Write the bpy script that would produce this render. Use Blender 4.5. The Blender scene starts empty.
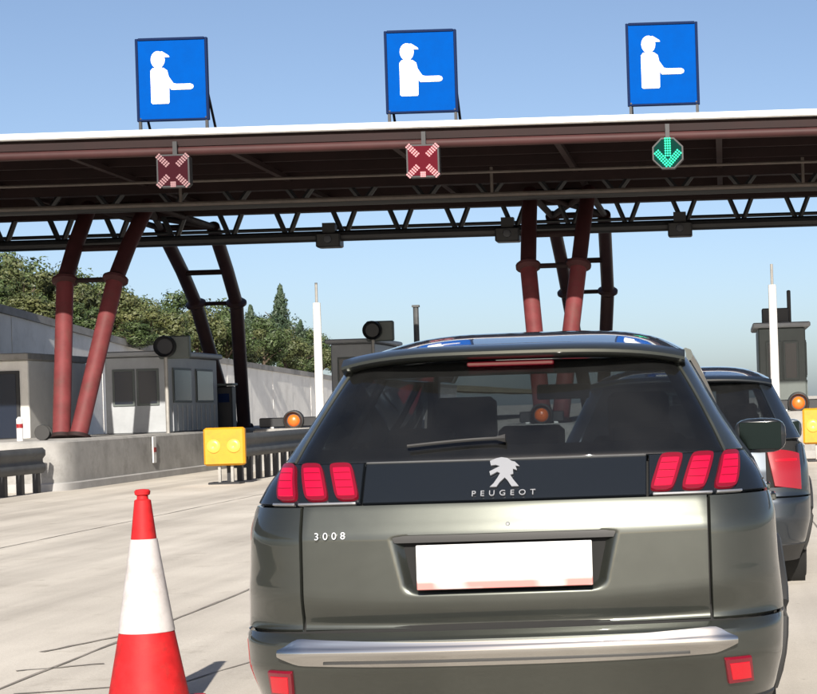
import bpy, bmesh, math, random
from mathutils import Vector, Matrix
random.seed(7)
rad = math.radians
# ------------------------------------------------------------------ camera, sky, sun, exposure
SC = bpy.context.scene
COL = SC.collection
FPX = 1925.0                             # focal length in pixels of an 817 pixel wide picture
PITCH, ROLL = 0.0, rad(1.8)
cd = bpy.data.cameras.new('camera'); cam = bpy.data.objects.new('camera', cd); COL.objects.link(cam)
cd.sensor_width = 36.0; cd.lens = 36.0 * FPX / 817; cd.shift_x = -(725 - 408.5) / 817; cd.shift_y = (398 - 347) / 817; cd.clip_start = 0.05; cd.clip_end = 9000
cam.matrix_world = Matrix.Translation((0, 0, 1.33)) @ Matrix.Rotation(rad(90) + PITCH, 4, 'X') @ Matrix.Rotation(-ROLL, 4, 'Z')
SC.camera = cam
SUN_AZ, SUN_EL = rad(-4.5), rad(30)       # behind the camera, a little to the right
W = bpy.data.worlds.new('World'); SC.world = W; W.use_nodes = True
nt = W.node_tree; nt.nodes.clear()
wo = nt.nodes.new('ShaderNodeOutputWorld'); bg = nt.nodes.new('ShaderNodeBackground'); sk = nt.nodes.new('ShaderNodeTexSky')
sk.sky_type = 'NISHITA'; sk.sun_disc = False; sk.sun_elevation = SUN_EL; sk.sun_rotation = rad(180) + SUN_AZ
sk.altitude = 300; sk.air_density = 0.6; sk.dust_density = 1.55; sk.ozone_density = 0.5
bg.inputs['Strength'].default_value = 0.074
nt.links.new(sk.outputs[0], bg.inputs[0]); nt.links.new(bg.outputs[0], wo.inputs[0])
sd = bpy.data.lights.new('sun', 'SUN'); sd.energy = 5.0; sd.angle = rad(0.53); sd.color = (1.0, 0.93, 0.83)
sun = bpy.data.objects.new('sun', sd); COL.objects.link(sun)
to_sun = Vector((-math.sin(SUN_AZ) * math.cos(SUN_EL), -math.cos(SUN_AZ) * math.cos(SUN_EL), math.sin(SUN_EL)))
sun.rotation_euler = to_sun.to_track_quat('Z', 'Y').to_euler(); sun.location = (-10, -20, 30)
SC.view_settings.view_transform = 'Standard'; SC.view_settings.look = 'None'; SC.view_settings.gamma = 1
SC.view_settings.exposure = 0.88
try: SC.view_settings.use_curve_mapping = False
except Exception: pass

# ------------------------------------------------------------------ materials
def lk(t, a, b): t.links.new(a, b)
def mat(name, col, rough=0.6, metal=0.0, coat=0.0, coatr=0.05, emit=None, es=0.0, var=0.0, scale=6.0, bump=0.0, bscale=60.0, spec=0.5, grime=0.0, gscale=5.0, gcol=(.30, .26, .21)):
    m = bpy.data.materials.new(name); m.use_nodes = True
    t = m.node_tree; p = t.nodes['Principled BSDF']
    p.inputs['Base Color'].default_value = (*col, 1); p.inputs['Roughness'].default_value = rough
    p.inputs['Metallic'].default_value = metal; p.inputs['Coat Weight'].default_value = coat
    p.inputs['Coat Roughness'].default_value = coatr; p.inputs['Specular IOR Level'].default_value = spec
    if emit: p.inputs['Emission Color'].default_value = (*emit, 1); p.inputs['Emission Strength'].default_value = es
    tc = t.nodes.new('ShaderNodeTexCoord')
    if var > 0:
        n = t.nodes.new('ShaderNodeTexNoise'); n.inputs['Scale'].default_value = scale; n.inputs['Detail'].default_value = 6; n.inputs['Roughness'].default_value = 0.65
        r = t.nodes.new('ShaderNodeValToRGB'); r.color_ramp.elements[0].position = 0.3; r.color_ramp.elements[1].position = 0.7
        r.color_ramp.elements[0].color = (*[c * (1 - var) for c in col], 1); r.color_ramp.elements[1].color = (*[min(1, c * (1 + var * .6)) for c in col], 1)
        lk(t, tc.outputs['Object'], n.inputs['Vector']); lk(t, n.outputs['Fac'], r.inputs['Fac']); lk(t, r.outputs['Color'], p.inputs['Base Color'])
        mr = t.nodes.new('ShaderNodeMapRange'); mr.inputs['To Min'].default_value = max(0.02, rough * .85); mr.inputs['To Max'].default_value = min(1, rough * 1.15)
        lk(t, n.outputs['Fac'], mr.inputs['Value']); lk(t, mr.outputs[0], p.inputs['Roughness'])
    if grime > 0:
        n3 = t.nodes.new('ShaderNodeTexNoise'); n3.inputs['Scale'].default_value = gscale; n3.inputs['Detail'].default_value = 9; n3.inputs['Roughness'].default_value = .72
        r3 = t.nodes.new('ShaderNodeValToRGB'); r3.color_ramp.elements[0].position = .50; r3.color_ramp.elements[1].position = .72; r3.color_ramp.elements[0].color = (0, 0, 0, 1); r3.color_ramp.elements[1].color = (grime, grime, grime, 1)
        x3 = t.nodes.new('ShaderNodeMixRGB'); x3.inputs[2].default_value = (*gcol, 1); x3.inputs[1].default_value = (*col, 1)
        if p.inputs['Base Color'].links: lk(t, p.inputs['Base Color'].links[0].from_socket, x3.inputs[1])
        lk(t, tc.outputs['Object'], n3.inputs['Vector']); lk(t, n3.outputs['Fac'], r3.inputs['Fac']); lk(t, r3.outputs['Color'], x3.inputs[0]); lk(t, x3.outputs[0], p.inputs['Base Color'])
    if bump > 0:
        n2 = t.nodes.new('ShaderNodeTexNoise'); n2.inputs['Scale'].default_value = bscale; n2.inputs['Detail'].default_value = 5
        b = t.nodes.new('ShaderNodeBump'); b.inputs['Strength'].default_value = bump; b.inputs['Distance'].default_value = 0.02
        lk(t, tc.outputs['Object'], n2.inputs['Vector']); lk(t, n2.outputs['Fac'], b.inputs['Height']); lk(t, b.outputs[0], p.inputs['Normal'])
    return m
def glassmat(name, tint, refl=1.0):
    m = bpy.data.materials.new(name); m.use_nodes = True; t = m.node_tree; t.nodes.clear()
    o = t.nodes.new('ShaderNodeOutputMaterial'); tr = t.nodes.new('ShaderNodeBsdfTransparent'); g = t.nodes.new('ShaderNodeBsdfGlossy')
    mx = t.nodes.new('ShaderNodeMixShader'); fr = t.nodes.new('ShaderNodeFresnel'); ge = t.nodes.new('ShaderNodeNewGeometry'); io = t.nodes.new('ShaderNodeMapRange'); io.inputs[3].default_value = 1.5; io.inputs[4].default_value = 1 / 1.5; lk(t, ge.outputs['Backfacing'], io.inputs[0]); lk(t, io.outputs[0], fr.inputs['IOR'])
    tr.inputs['Color'].default_value = (*tint, 1); g.inputs['Roughness'].default_value = 0.015; g.inputs['Color'].default_value = (refl, refl, refl, 1)
    lk(t, fr.outputs[0], mx.inputs[0]); lk(t, tr.outputs[0], mx.inputs[1]); lk(t, g.outputs[0], mx.inputs[2])
    df = t.nodes.new('ShaderNodeBsdfDiffuse'); df.inputs['Color'].default_value = (.45, .45, .44, 1); m2 = t.nodes.new('ShaderNodeMixShader')      # a film of road dust
    tc = t.nodes.new('ShaderNodeTexCoord'); dn = t.nodes.new('ShaderNodeTexNoise'); dn.inputs['Scale'].default_value = 5; dn.inputs['Detail'].default_value = 6; lk(t, tc.outputs['Object'], dn.inputs['Vector'])
    dr = t.nodes.new('ShaderNodeMapRange'); dr.inputs[1].default_value = .3; dr.inputs[2].default_value = .7; dr.inputs[3].default_value = .006; dr.inputs[4].default_value = .016; lk(t, dn.outputs['Fac'], dr.inputs[0])
    lk(t, dr.outputs[0], m2.inputs[0]); lk(t, mx.outputs[0], m2.inputs[1]); lk(t, df.outputs[0], m2.inputs[2]); lk(t, m2.outputs[0], o.inputs[0])
    return m
def groundmat():
    m = bpy.data.materials.new('pale_concrete_paving'); m.use_nodes = True; t = m.node_tree; p = t.nodes['Principled BSDF']
    tc = t.nodes.new('ShaderNodeTexCoord'); mp = t.nodes.new('ShaderNodeMapping'); mp.inputs['Rotation'].default_value = (0, 0, 0)
    lk(t, tc.outputs['Object'], mp.inputs['Vector'])
    def noise(sc, det, rough=.6, vec=None):
        n = t.nodes.new('ShaderNodeTexNoise'); n.inputs['Scale'].default_value = sc; n.inputs['Detail'].default_value = det; n.inputs['Roughness'].default_value = rough
        lk(t, vec or mp.outputs[0], n.inputs['Vector']); return n
    def ramp(src, a, b, ca, cb):
        r = t.nodes.new('ShaderNodeValToRGB'); e = r.color_ramp.elements
        e[0].position = a; e[1].position = b; e[0].color = (*ca, 1); e[1].color = (*cb, 1); lk(t, src, r.inputs['Fac']); return r
    def mul(a, b, f):
        x = t.nodes.new('ShaderNodeMixRGB'); x.blend_type = 'MULTIPLY'; x.inputs[0].default_value = f; lk(t, a, x.inputs[1]); lk(t, b, x.inputs[2]); return x
    base = ramp(noise(.35, 8).outputs['Fac'], .3, .72, (.49, .455, .40), (.68, .64, .57))
    sm = t.nodes.new('ShaderNodeMapping'); sm.inputs['Scale'].default_value = (1.1, .05, 1); lk(t, mp.outputs[0], sm.inputs['Vector'])
    streak = ramp(noise(1.0, 4, .6, sm.outputs[0]).outputs['Fac'], .38, .58, (.60, .59, .585), (1, 1, 1))
    blot = ramp(noise(1.7, 9, .75).outputs['Fac'], .30, .44, (.55, .52, .48), (1, 1, 1))
    fine = ramp(noise(45, 4, .7).outputs['Fac'], .3, .7, (.86, .85, .84), (1, 1, 1))
    oil = ramp(noise(5.5, 6, .7).outputs['Fac'], .28, .36, (.42, .40, .38), (1, 1, 1))
    agg = ramp(noise(160, 3, .7).outputs['Fac'], .32, .60, (.72, .71, .70), (1, 1, 1))
    c0 = mul(mul(mul(base.outputs[0], streak.outputs[0], .62).outputs[0], blot.outputs[0], .55).outputs[0], fine.outputs[0], 1.0)
    c = mul(mul(c0.outputs[0], oil.outputs[0], .7).outputs[0], agg.outputs[0], .8)
    lk(t, c.outputs[0], p.inputs['Base Color']); p.inputs['Roughness'].default_value = .85
    b = t.nodes.new('ShaderNodeBump'); b.inputs['Strength'].default_value = .35; b.inputs['Distance'].default_value = .01
    lk(t, noise(60, 5).outputs['Fac'], b.inputs['Height']); lk(t, b.outputs[0], p.inputs['Normal'])
    return m
def leafmat(name, a, b):
    m = bpy.data.materials.new(name); m.use_nodes = True; t = m.node_tree; p = t.nodes['Principled BSDF']
    g = t.nodes.new('ShaderNodeNewGeometry'); oi = t.nodes.new('ShaderNodeObjectInfo')
    ad = t.nodes.new('ShaderNodeMath'); ad.operation = 'MULTIPLY_ADD'; ad.inputs[1].default_value = .65; lk(t, g.outputs['Random Per Island'], ad.inputs[0])
    m2 = t.nodes.new('ShaderNodeMath'); m2.operation = 'MULTIPLY'; m2.inputs[1].default_value = .35; lk(t, oi.outputs['Random'], m2.inputs[0]); lk(t, m2.outputs[0], ad.inputs[2])
    r = t.nodes.new('ShaderNodeValToRGB'); r.color_ramp.elements[0].color = (*a, 1); r.color_ramp.elements[1].color = (*b, 1)
    tc = t.nodes.new('ShaderNodeTexCoord'); cn_ = t.nodes.new('ShaderNodeTexNoise'); cn_.inputs['Scale'].default_value = 4.5; cn_.inputs['Detail'].default_value = 2; lk(t, tc.outputs['Object'], cn_.inputs['Vector'])
    cm = t.nodes.new('ShaderNodeMapRange'); cm.inputs[1].default_value = .35; cm.inputs[2].default_value = .65; cm.inputs[3].default_value = .15; cm.inputs[4].default_value = 1.0; lk(t, cn_.outputs['Fac'], cm.inputs[0])
    pr = t.nodes.new('ShaderNodeMath'); pr.operation = 'MULTIPLY'; lk(t, ad.outputs[0], pr.inputs[0]); lk(t, cm.outputs[0], pr.inputs[1])
    lk(t, pr.outputs[0], r.inputs['Fac']); lk(t, r.outputs[0], p.inputs['Base Color']); p.inputs['Roughness'].default_value = .6
    return m
M = dict(
    ground=groundmat(),
    joint=mat('joint_sealant', (.21, .19, .165), .9, var=.5, scale=3),
    hill=mat('dry_hillside_soil', (.20, .17, .10), .95, var=.5, scale=.5),
    conc=mat('light_concrete', (.27, .265, .255), .85, grime=.6, gscale=1.8, gcol=(.10, .095, .085), var=.25, scale=1.6, bump=.2),
    conc2=mat('grey_concrete', (.30, .295, .29), .85, var=.25, scale=1.2, bump=.2),
    wallc=mat('wall_panel_concrete', (.72, .71, .68), .8, grime=.35, gscale=.9, gcol=(.30, .28, .25), var=.12, scale=.8, bump=.15),
    paint=mat('green_grey_metallic_paint', (.058, .063, .055), .36, .75, coat=1.0, coatr=.03, var=.12, scale=2.2, bump=.02, bscale=900),
    paint2=mat('blue_grey_metallic_paint', (.030, .038, .048), .33, .7, coat=1.0, coatr=.03),
    gloss=mat('gloss_black', (.008, .010, .013), .14),
    black=mat('black_plastic', (.018, .018, .018), .55),
    dark=mat('dark_cavity', (.006, .006, .006), .9),
    rubber=mat('tyre_rubber', (.02, .02, .02), .8, bump=.1),
    alloy=mat('alloy_wheel', (.45, .45, .46), .3, .9),
    chrome=mat('chrome_trim', (.50, .49, .47), .07, 1.0),
    mirr=mat('tinted_mirror', (.02, .03, .03), .06, 1.0),
    satin=mat('satin_silver', (.62, .62, .62), .3, .9),
    badge=mat('badge_silver', (.33, .34, .36), .35, .55),
    glass=glassmat('tinted_window_glass', (.38, .41, .43)),
    clear=glassmat('clear_window_glass', (.85, .88, .87)),
    lamp=mat('red_lamp_lit', (.16, .002, .012), .3, coat=.35, emit=(1.0, .0, .065), es=.34),
    lampe=mat('dark_red_lens', (.11, .003, .010), .2, coat=.5, emit=(1.0, .0, .05), es=.045),
    lampd=mat('red_lamp_lens', (.20, .006, .010), .2, coat=1.0, emit=(1, .02, .02), es=.05),
    lampr=mat('red_reflector', (.22, .003, .008), .3, coat=.3, emit=(1, .0, .02), es=.26),
    lensw=mat('clear_lens', (.55, .55, .55), .15, .4, coat=1),
    seat=mat('dark_seat_fabric', (.035, .036, .04), .8),
    seatg=mat('grey_seat_fabric', (.16, .17, .18), .8),
    orange_ret=mat('cone_red_orange', (.42, .014, .017), .6, spec=.2, var=.25, scale=16, grime=.55, gscale=11, gcol=(.10, .03, .025)),
    white_ret=mat('cone_white_sleeve', (.47, .445, .445), .55, spec=.25, var=.12, scale=14, grime=.5, gscale=9, gcol=(.24, .21, .19)),
    blue=mat('sign_blue', (.0, .055, .275), .85, var=.10, scale=2, spec=.04),
    bluef=mat('sign_frame_navy', (.003, .012, .05), .7, spec=.1),
    white=mat('white_paint', (.62, .62, .61), .55, var=.10, scale=4, grime=.45, gscale=2.5, gcol=(.28, .26, .23)),
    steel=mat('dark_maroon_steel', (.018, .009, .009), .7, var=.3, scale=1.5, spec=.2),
    red_shade=mat('red_leg_paint_deep_shade', (.035, .016, .016), .5, var=.3, scale=1.5),  # back legs: red paint with the canopy's shade put into the colour
    maroon=mat('red_leg_paint_shaded', (.050, .016, .017), .6, var=.3, scale=2, spec=.2),  # upper front legs and flanges: leg red darkened to imitate canopy shade
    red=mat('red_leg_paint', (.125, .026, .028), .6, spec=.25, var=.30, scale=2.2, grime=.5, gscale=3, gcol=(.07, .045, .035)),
    fasc=mat('maroon_fascia_paint', (.045, .016, .016), .6, spec=.25, var=.35, scale=.6),
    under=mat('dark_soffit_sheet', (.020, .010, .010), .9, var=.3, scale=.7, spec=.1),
    pipe=mat('dull_brown_pipe', (.085, .070, .062), .6, var=.3),
    galv=mat('galvanised_pipe', (.30, .29, .27), .5, .4, var=.2),
    blacks=mat('black_steel', (.012, .013, .016), .5, var=.3, scale=2),
    ledr=mat('led_red_panel', (.022, .004, .005), .9, spec=.05, emit=(1, .055, .13), es=.10),
    ledrd=mat('led_red_panel_dim', (.014, .005, .006), .9, spec=.05, emit=(1, .10, .22), es=.030),
    ledx=mat('led_cross', (.10, .04, .04), .9, spec=.05, emit=(1, .46, .46), es=.62),
    ledxd=mat('led_cross_dim', (.08, .05, .05), .9, spec=.05, emit=(1, .55, .55), es=.30),
    ledg=mat('led_green', (.01, .06, .04), .9, spec=.05, emit=(.05, 1, .52), es=.85),
    ledgd=mat('led_green_panel', (.002, .012, .010), .9, spec=.05, emit=(.0, .5, .36), es=.045),
    yellow=mat('yellow_marker', (.54, .235, .006), .55, var=.1, scale=5, grime=.4, gscale=7, gcol=(.20, .12, .02)),
    lampy=mat('yellow_lamp_lens', (.58, .36, .04), .35, coat=.3, emit=(1, .75, .2), es=.14),
    orange=mat('orange_beacon', (.62, .12, .015), .35, coat=.3, emit=(1, .2, .03), es=.10),
    rail=mat('weathered_guardrail', (.075, .078, .080), .6, .3, var=.4, scale=3),
    booth=mat('booth_grey_panel', (.29, .305, .32), .5, var=.15, scale=2),
    boothd=mat('booth_dark_panel', (.075, .09, .085), .5, var=.2, scale=2),
    win=mat('dark_window_glass', (.012, .017, .03), .18),
    plate=None,
    bark=mat('bark', (.09, .065, .045), .9, var=.3, scale=8),
    leaf1=leafmat('olive_leaves', (.028, .050, .014), (.095, .125, .038)),
    leaf2=leafmat('dark_leaves', (.018, .036, .018), (.050, .080, .036)),
    leaf3=leafmat('dry_leaves', (.042, .058, .018), (.13, .13, .045)),
)
def platemat():
    m = mat('white_number_plate', (.60, .595, .59), .45); t = m.node_tree; p = t.nodes['Principled BSDF']
    tc = t.nodes.new('ShaderNodeTexCoord'); n = t.nodes.new('ShaderNodeTexNoise'); n.inputs['Scale'].default_value = 5; n.inputs['Detail'].default_value = 2
    sp = t.nodes.new('ShaderNodeSeparateXYZ'); lk(t, tc.outputs['Generated'], sp.inputs[0]); lk(t, tc.outputs['Object'], n.inputs['Vector'])
    mr = t.nodes.new('ShaderNodeMapRange'); mr.inputs[1].default_value = .24; mr.inputs[2].default_value = .14; lk(t, sp.outputs['Z'], mr.inputs[0])
    r = t.nodes.new('ShaderNodeValToRGB'); r.color_ramp.elements[0].position = .36; r.color_ramp.elements[1].position = .54; lk(t, n.outputs['Fac'], r.inputs[0])
    mm = t.nodes.new('ShaderNodeMath'); mm.operation = 'MULTIPLY'; lk(t, mr.outputs[0], mm.inputs[0]); lk(t, r.outputs[0], mm.inputs[1])
    x = t.nodes.new('ShaderNodeMixRGB'); x.inputs[1].default_value = (.60, .595, .59, 1); x.inputs[2].default_value = (.45, .17, .155, 1)
    lk(t, mm.outputs[0], x.inputs[0]); lk(t, x.outputs[0], p.inputs['Base Color']); return m
M['plate'] = platemat()

# ------------------------------------------------------------------ mesh helpers
class MB:
    def __init__(s): s.v = []; s.f = []
    def add(s, vs, fs):
        o = len(s.v); s.v += [tuple(v) for v in vs]; s.f += [tuple(i + o for i in f) for f in fs]; return s
    def box(s, c, size, rz=0.0, taper=1.0, bev=0.0):
        x, y, z = [d / 2 for d in size]; cs, sn = math.cos(rz), math.sin(rz); b = min(bev, x * .45, y * .45, z * .45)
        def T(p): return (c[0] + p[0] * cs - p[1] * sn, c[1] + p[0] * sn + p[1] * cs, c[2] + p[2])
        if b <= 0:
            vs = [(-x, -y, -z), (x, -y, -z), (x, y, -z), (-x, y, -z)] + [(-x * taper, -y * taper, z), (x * taper, -y * taper, z), (x * taper, y * taper, z), (-x * taper, y * taper, z)]
            return s.add([T(v) for v in vs], [(3, 2, 1, 0), (4, 5, 6, 7), (0, 1, 5, 4), (1, 2, 6, 5), (2, 3, 7, 6), (3, 0, 4, 7)])
        def ring(ix, iy, zz, k): return [T((a * k, d * k, zz)) for a, d in ((-ix + b, -iy), (ix - b, -iy), (ix, -iy + b), (ix, iy - b), (ix - b, iy), (-ix + b, iy), (-ix, iy - b), (-ix, -iy + b))]
        R = [ring(x - b, y - b, -z, 1), ring(x, y, -z + b, 1), ring(x, y, z - b, taper), ring(x - b, y - b, z, taper)]
        return s.loft(R, True)
    def loft(s, rings, cap=True):
        n = len(rings[0]); vs = [p for r in rings for p in r]; fs = []
        for k in range(len(rings) - 1):
            for i in range(n):
                j = (i + 1) % n; fs.append((k * n + i, k * n + j, (k + 1) * n + j, (k + 1) * n + i))
        if cap: fs.append(tuple(range(n - 1, -1, -1))); fs.append(tuple((len(rings) - 1) * n + i for i in range(n)))
        return s.add(vs, fs)
    def tube(s, pts, r, n=12, cap=True):
        pts = [Vector(p) for p in pts]; rs = r if isinstance(r, (list, tuple)) else [r] * len(pts); rings = []
        for i, p in enumerate(pts):
            d = (pts[min(i + 1, len(pts) - 1)] - pts[max(i - 1, 0)]).normalized()
            a = Vector((0, 0, 1)) if abs(d.z) < .9 else Vector((1, 0, 0)); e1 = d.cross(a).normalized(); e2 = d.cross(e1).normalized()
            rings.append([tuple(p + e1 * (rs[i] * math.cos(2 * math.pi * k / n)) + e2 * (rs[i] * math.sin(2 * math.pi * k / n))) for k in range(n)])
        return s.loft(rings, cap)
    def lathe(s, prof, n=32, c=(0, 0, 0), axis='z'):
        rings = []
        for r, h in prof:
            ring = []
            for k in range(n):
                a = 2 * math.pi * k / n; x, y = r * math.cos(a), r * math.sin(a)
                ring.append((c[0] + x, c[1] + y, c[2] + h) if axis == 'z' else ((c[0] + h, c[1] + x, c[2] + y) if axis == 'x' else (c[0] + x, c[1] + h, c[2] + y)))
            rings.append(ring)
        return s.loft(rings, True)
    def prism(s, poly, y0, y1, T=lambda a, y, b: (a, y, b)):       # outline in x-z, extruded along y
        n = len(poly); return s.loft([[T(a, y0, b) for a, b in poly], [T(a, y1, b) for a, b in poly]], True)
    def build(s, name, m, parent=None, smooth=True, ang=35):
        me = bpy.data.meshes.new(name); me.from_pydata(s.v, [], s.f); me.update()
        bm = bmesh.new(); bm.from_mesh(me); bmesh.ops.recalc_face_normals(bm, faces=bm.faces); bm.to_mesh(me); bm.free()
        if smooth:
            for p in me.polygons: p.use_smooth = True
            me.set_sharp_from_angle(angle=rad(ang))
        me.materials.append(M[m]); o = bpy.data.objects.new(name, me); COL.objects.link(o)
        if parent: o.parent = parent
        return o
def tag(o, label, cat, group=None, kind=None):
    if label: o['label'] = label
    if cat: o['category'] = cat
    if group: o['group'] = group
    if kind: o['kind'] = kind
    return o
def thing(name, label, cat, loc=(0, 0, 0), rz=0, group=None):
    o = bpy.data.objects.new(name, None); COL.objects.link(o); o.empty_display_size = .2
    o.location = loc; o.rotation_euler = (0, 0, rz); return tag(o, label, cat, group)
def copy_tree(o, parent=None):
    c = o.copy(); COL.objects.link(c); c.parent = parent
    for ch in [x for x in bpy.data.objects if x.parent == o]: copy_tree(ch, c)
    return c
def shapetext(body, size, depth, sp):
    cu = bpy.data.curves.new('txt', 'FONT'); cu.body = body; cu.size = size; cu.extrude = depth; cu.align_x = 'CENTER'; cu.align_y = 'CENTER'; cu.space_character = sp
    o = bpy.data.objects.new('txt', cu); COL.objects.link(o); bpy.context.view_layer.update()
    me = bpy.data.meshes.new_from_object(o.evaluated_get(bpy.context.evaluated_depsgraph_get())); bpy.data.objects.remove(o); bpy.data.curves.remove(cu); return me
def L(a, b, z=0): return (a, b, z)      # a across the lanes, b along them away from the camera
K = 1.0; LZ = 0.0; FX, FY, RX, RY = 0.0, 1.0, 1.0, 0.0

# ------------------------------------------------------------------ ground, hillside, retaining wall
g = MB(); g.add([(-4000, -4000, 0), (4000, -4000, 0), (4000, 4000, 0), (-4000, 4000, 0)], [(0, 1, 2, 3)])
ground = tag(g.build('ground', 'ground', smooth=False), 'pale sunlit concrete paving of the toll plaza', None, kind='structure')
def strip(a0, b0, a1, b1, w, seed):
    rnd = random.Random(seed); m = MB(); n = max(8, int(math.hypot(a1 - a0, b1 - b0) / .12)); n = min(n, 160); vs = []
    dx, dy = a1 - a0, b1 - b0; l = math.hypot(dx, dy); nx, ny = -dy / l, dx / l; off = 0
    for i in range(n + 1):
        t = i / n; off = off * .8 + rnd.uniform(-1, 1) * w * .25; ww = w * rnd.uniform(.35, 1.0)
        vs += [L(a0 + dx * t + nx * (off - ww / 2), b0 + dy * t + ny * (off - ww / 2), .004), L(a0 + dx * t + nx * (off + ww / 2), b0 + dy * t + ny * (off + ww / 2), .004)]
    m.add(vs, [(2 * i, 2 * i + 1, 2 * i + 3, 2 * i + 2) for i in range(n)]); return m
for k, (a0, b0, a1, b1, w) in enumerate([(-3.63, 2, -3.63, 70, .035), (-7.6, 2, -7.6, 70, .03), (.9, 2, .9, 70, .03), (5.0, 2, 5.0, 70, .03),
        (-14, 30.2, 5, 30.2, .022)]):
    strip(a0, b0, a1, b1, w, k).build('slab_joint', 'joint', ground, smooth=False)
for k, (a0, b0, a1, b1, w) in enumerate([(-3.95, 11.0, -3.6, 12.0, .05), (-3.5, 9.35, -2.9, 9.5, .04), (-2.75, 9.5, -2.35, 11.3, .025), (.42, 9.6, .75, 9.65, .05), (-3.8, 10.2, -3.4, 10.4, .05)]):
    strip(a0, b0, a1, b1, w, 40 + k).build('crack', 'joint', ground, smooth=False)

WA = -19.3
def interp(kn, z):
    if z <= kn[0][0]: return kn[0][1]
    for (a, b), (c, d) in zip(kn, kn[1:]):
        if z <= c: return b + (d - b) * (z - a) / (c - a)
    return kn[-1][1]
def wall_h(b): return interp([(20, 5.3), (50, 4.3), (65, 3.45), (95, 2.8), (150, 2.6)], b)
hm = MB(); na, nb = 24, 60; vs = []
def hill_z(a, b):
    d = max(0, WA - .35 - a); return wall_h(b) - .15 + d * .09 + .35 * math.sin(b * .31 + d * .2) * min(1, d / 4)
for i in range(na + 1):
    for j in range(nb + 1):
        a = WA - .35 - 150 * (i / na) ** 2; b = -10 + 260 * j / nb; vs.append(L(a, b, hill_z(a, b)))
hm.add(vs, [(i * (nb + 1) + j, i * (nb + 1) + j + 1, (i + 1) * (nb + 1) + j + 1, (i + 1) * (nb + 1) + j) for i in range(na) for j in range(nb)])
tag(hm.build('hillside', 'hill'), 'dry grassy hillside behind the concrete wall', None, kind='structure')
wl = thing('retaining_wall', 'long grey concrete retaining wall below the wooded hillside', 'wall', L(WA, 20), LZ)
for k in range(30):
    b0, b1 = k * 3.75 + 6, k * 3.75 + 9.73; m = MB(); h0, h1 = wall_h(20 + b0 / K), wall_h(20 + b1 / K); dx = .012 * (k % 2)
    m.loft([[(-.3, b0, 0), (dx, b0, 0), (dx, b0, h0), (-.3, b0, h0)], [(-.3, b1, 0), (dx, b1, 0), (dx, b1, h1), (-.3, b1, h1)]]); p = m.build('panel', 'wallc', wl, smooth=False)
m = MB(); bs = [6 + i * 6.25 for i in range(19)]
m.loft([[(-.42, b, wall_h(20 + b / K) + .003), (.07, b, wall_h(20 + b / K) + .003), (.07, b, wall_h(20 + b / K) + .22), (-.42, b, wall_h(20 + b / K) + .22)] for b in bs]); m.build('coping', 'conc', wl, smooth=False)

# ------------------------------------------------------------------ toll canopy
CO = Vector((-6.0, 46.0, .05)); CR = 0.0
def cl(p): d = Vector(p) - CO; c, s = math.cos(-CR), math.sin(-CR); return (d.x * c - d.y * s, d.x * s + d.y * c, d.z)
def cw(x, y, z=0): c, s = math.cos(CR), math.sin(CR); return (CO.x + x * c - y * s, CO.y + x * s + y * c, z)
CN = cn = thing('toll_canopy', 'long dark maroon toll plaza canopy with white roof edge on slanted tube legs', 'canopy', CO, CR)
YF, YB = -10.0, 3.8
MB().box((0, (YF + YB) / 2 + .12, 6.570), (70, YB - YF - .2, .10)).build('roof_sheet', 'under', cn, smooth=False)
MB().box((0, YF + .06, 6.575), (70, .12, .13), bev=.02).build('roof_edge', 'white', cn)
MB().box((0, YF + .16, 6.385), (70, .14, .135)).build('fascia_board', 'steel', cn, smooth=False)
MB().tube([(-35, YF + .14, 6.230), (35, YF + .14, 6.230)], .085, 14).build('front_chord', 'fasc', cn)
for k in range(8):
    y = YF + 1.0 + k * 1.7; MB().box((0, y, 6.410), (70, .10, .20)).build('purlin', 'steel', cn, smooth=False)
for k in range(23):
    x = -34 + k * 3.08; MB().box((x, (YF + YB) / 2 - 1.5, 6.260), (.12, YB - YF - 4.2, .10)).build('cross_beam', 'steel', cn, smooth=False)
MB().tube([(-35, -5.2 * K, 5.750), (35, -5.2 * K, 5.750)], .05, 8).build('service_pipe', 'pipe', cn)
MB().tube([(-35, -6.6 * K, 6.060), (35, -6.6 * K, 6.060)], .03, 8).build('service_pipe', 'pipe', cn)
MB().tube([(-35, -3.2 * K, 5.910), (35, -3.2 * K, 5.910)], .035, 8).build('service_pipe', 'steel', cn)
for k in range(8):
    x = -25.2 + k * 6.6; MB().tube([(x, -5.2 * K, 6.330), (x, -5.2 * K, 5.750)], .035, 8).build('pipe_hanger', 'pipe', cn)
# main trusses
for ty, tz in ((.2, 5.460), (-4.6, 5.750)):
    MB().tube([(-35, ty, tz), (35, ty, tz)], (.135 if ty > 0 else .08), 10).build('truss_chord', 'blacks', cn)
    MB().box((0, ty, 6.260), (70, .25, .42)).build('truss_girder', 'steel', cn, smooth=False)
    for k in range(45):
        x = -30.2 + k * 1.36
        MB().tube([(x - .27, ty, 6.080), (x - .02, ty, tz), (x + .02, ty, tz), (x + .27, ty, 6.080)], .066, 6).build('truss_web', 'blacks', cn)
MB().tube([(-35, 1.3, 5.750), (35, 1.3, 5.750)], .045, 8).build('truss_chord', 'blacks', cn)
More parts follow.
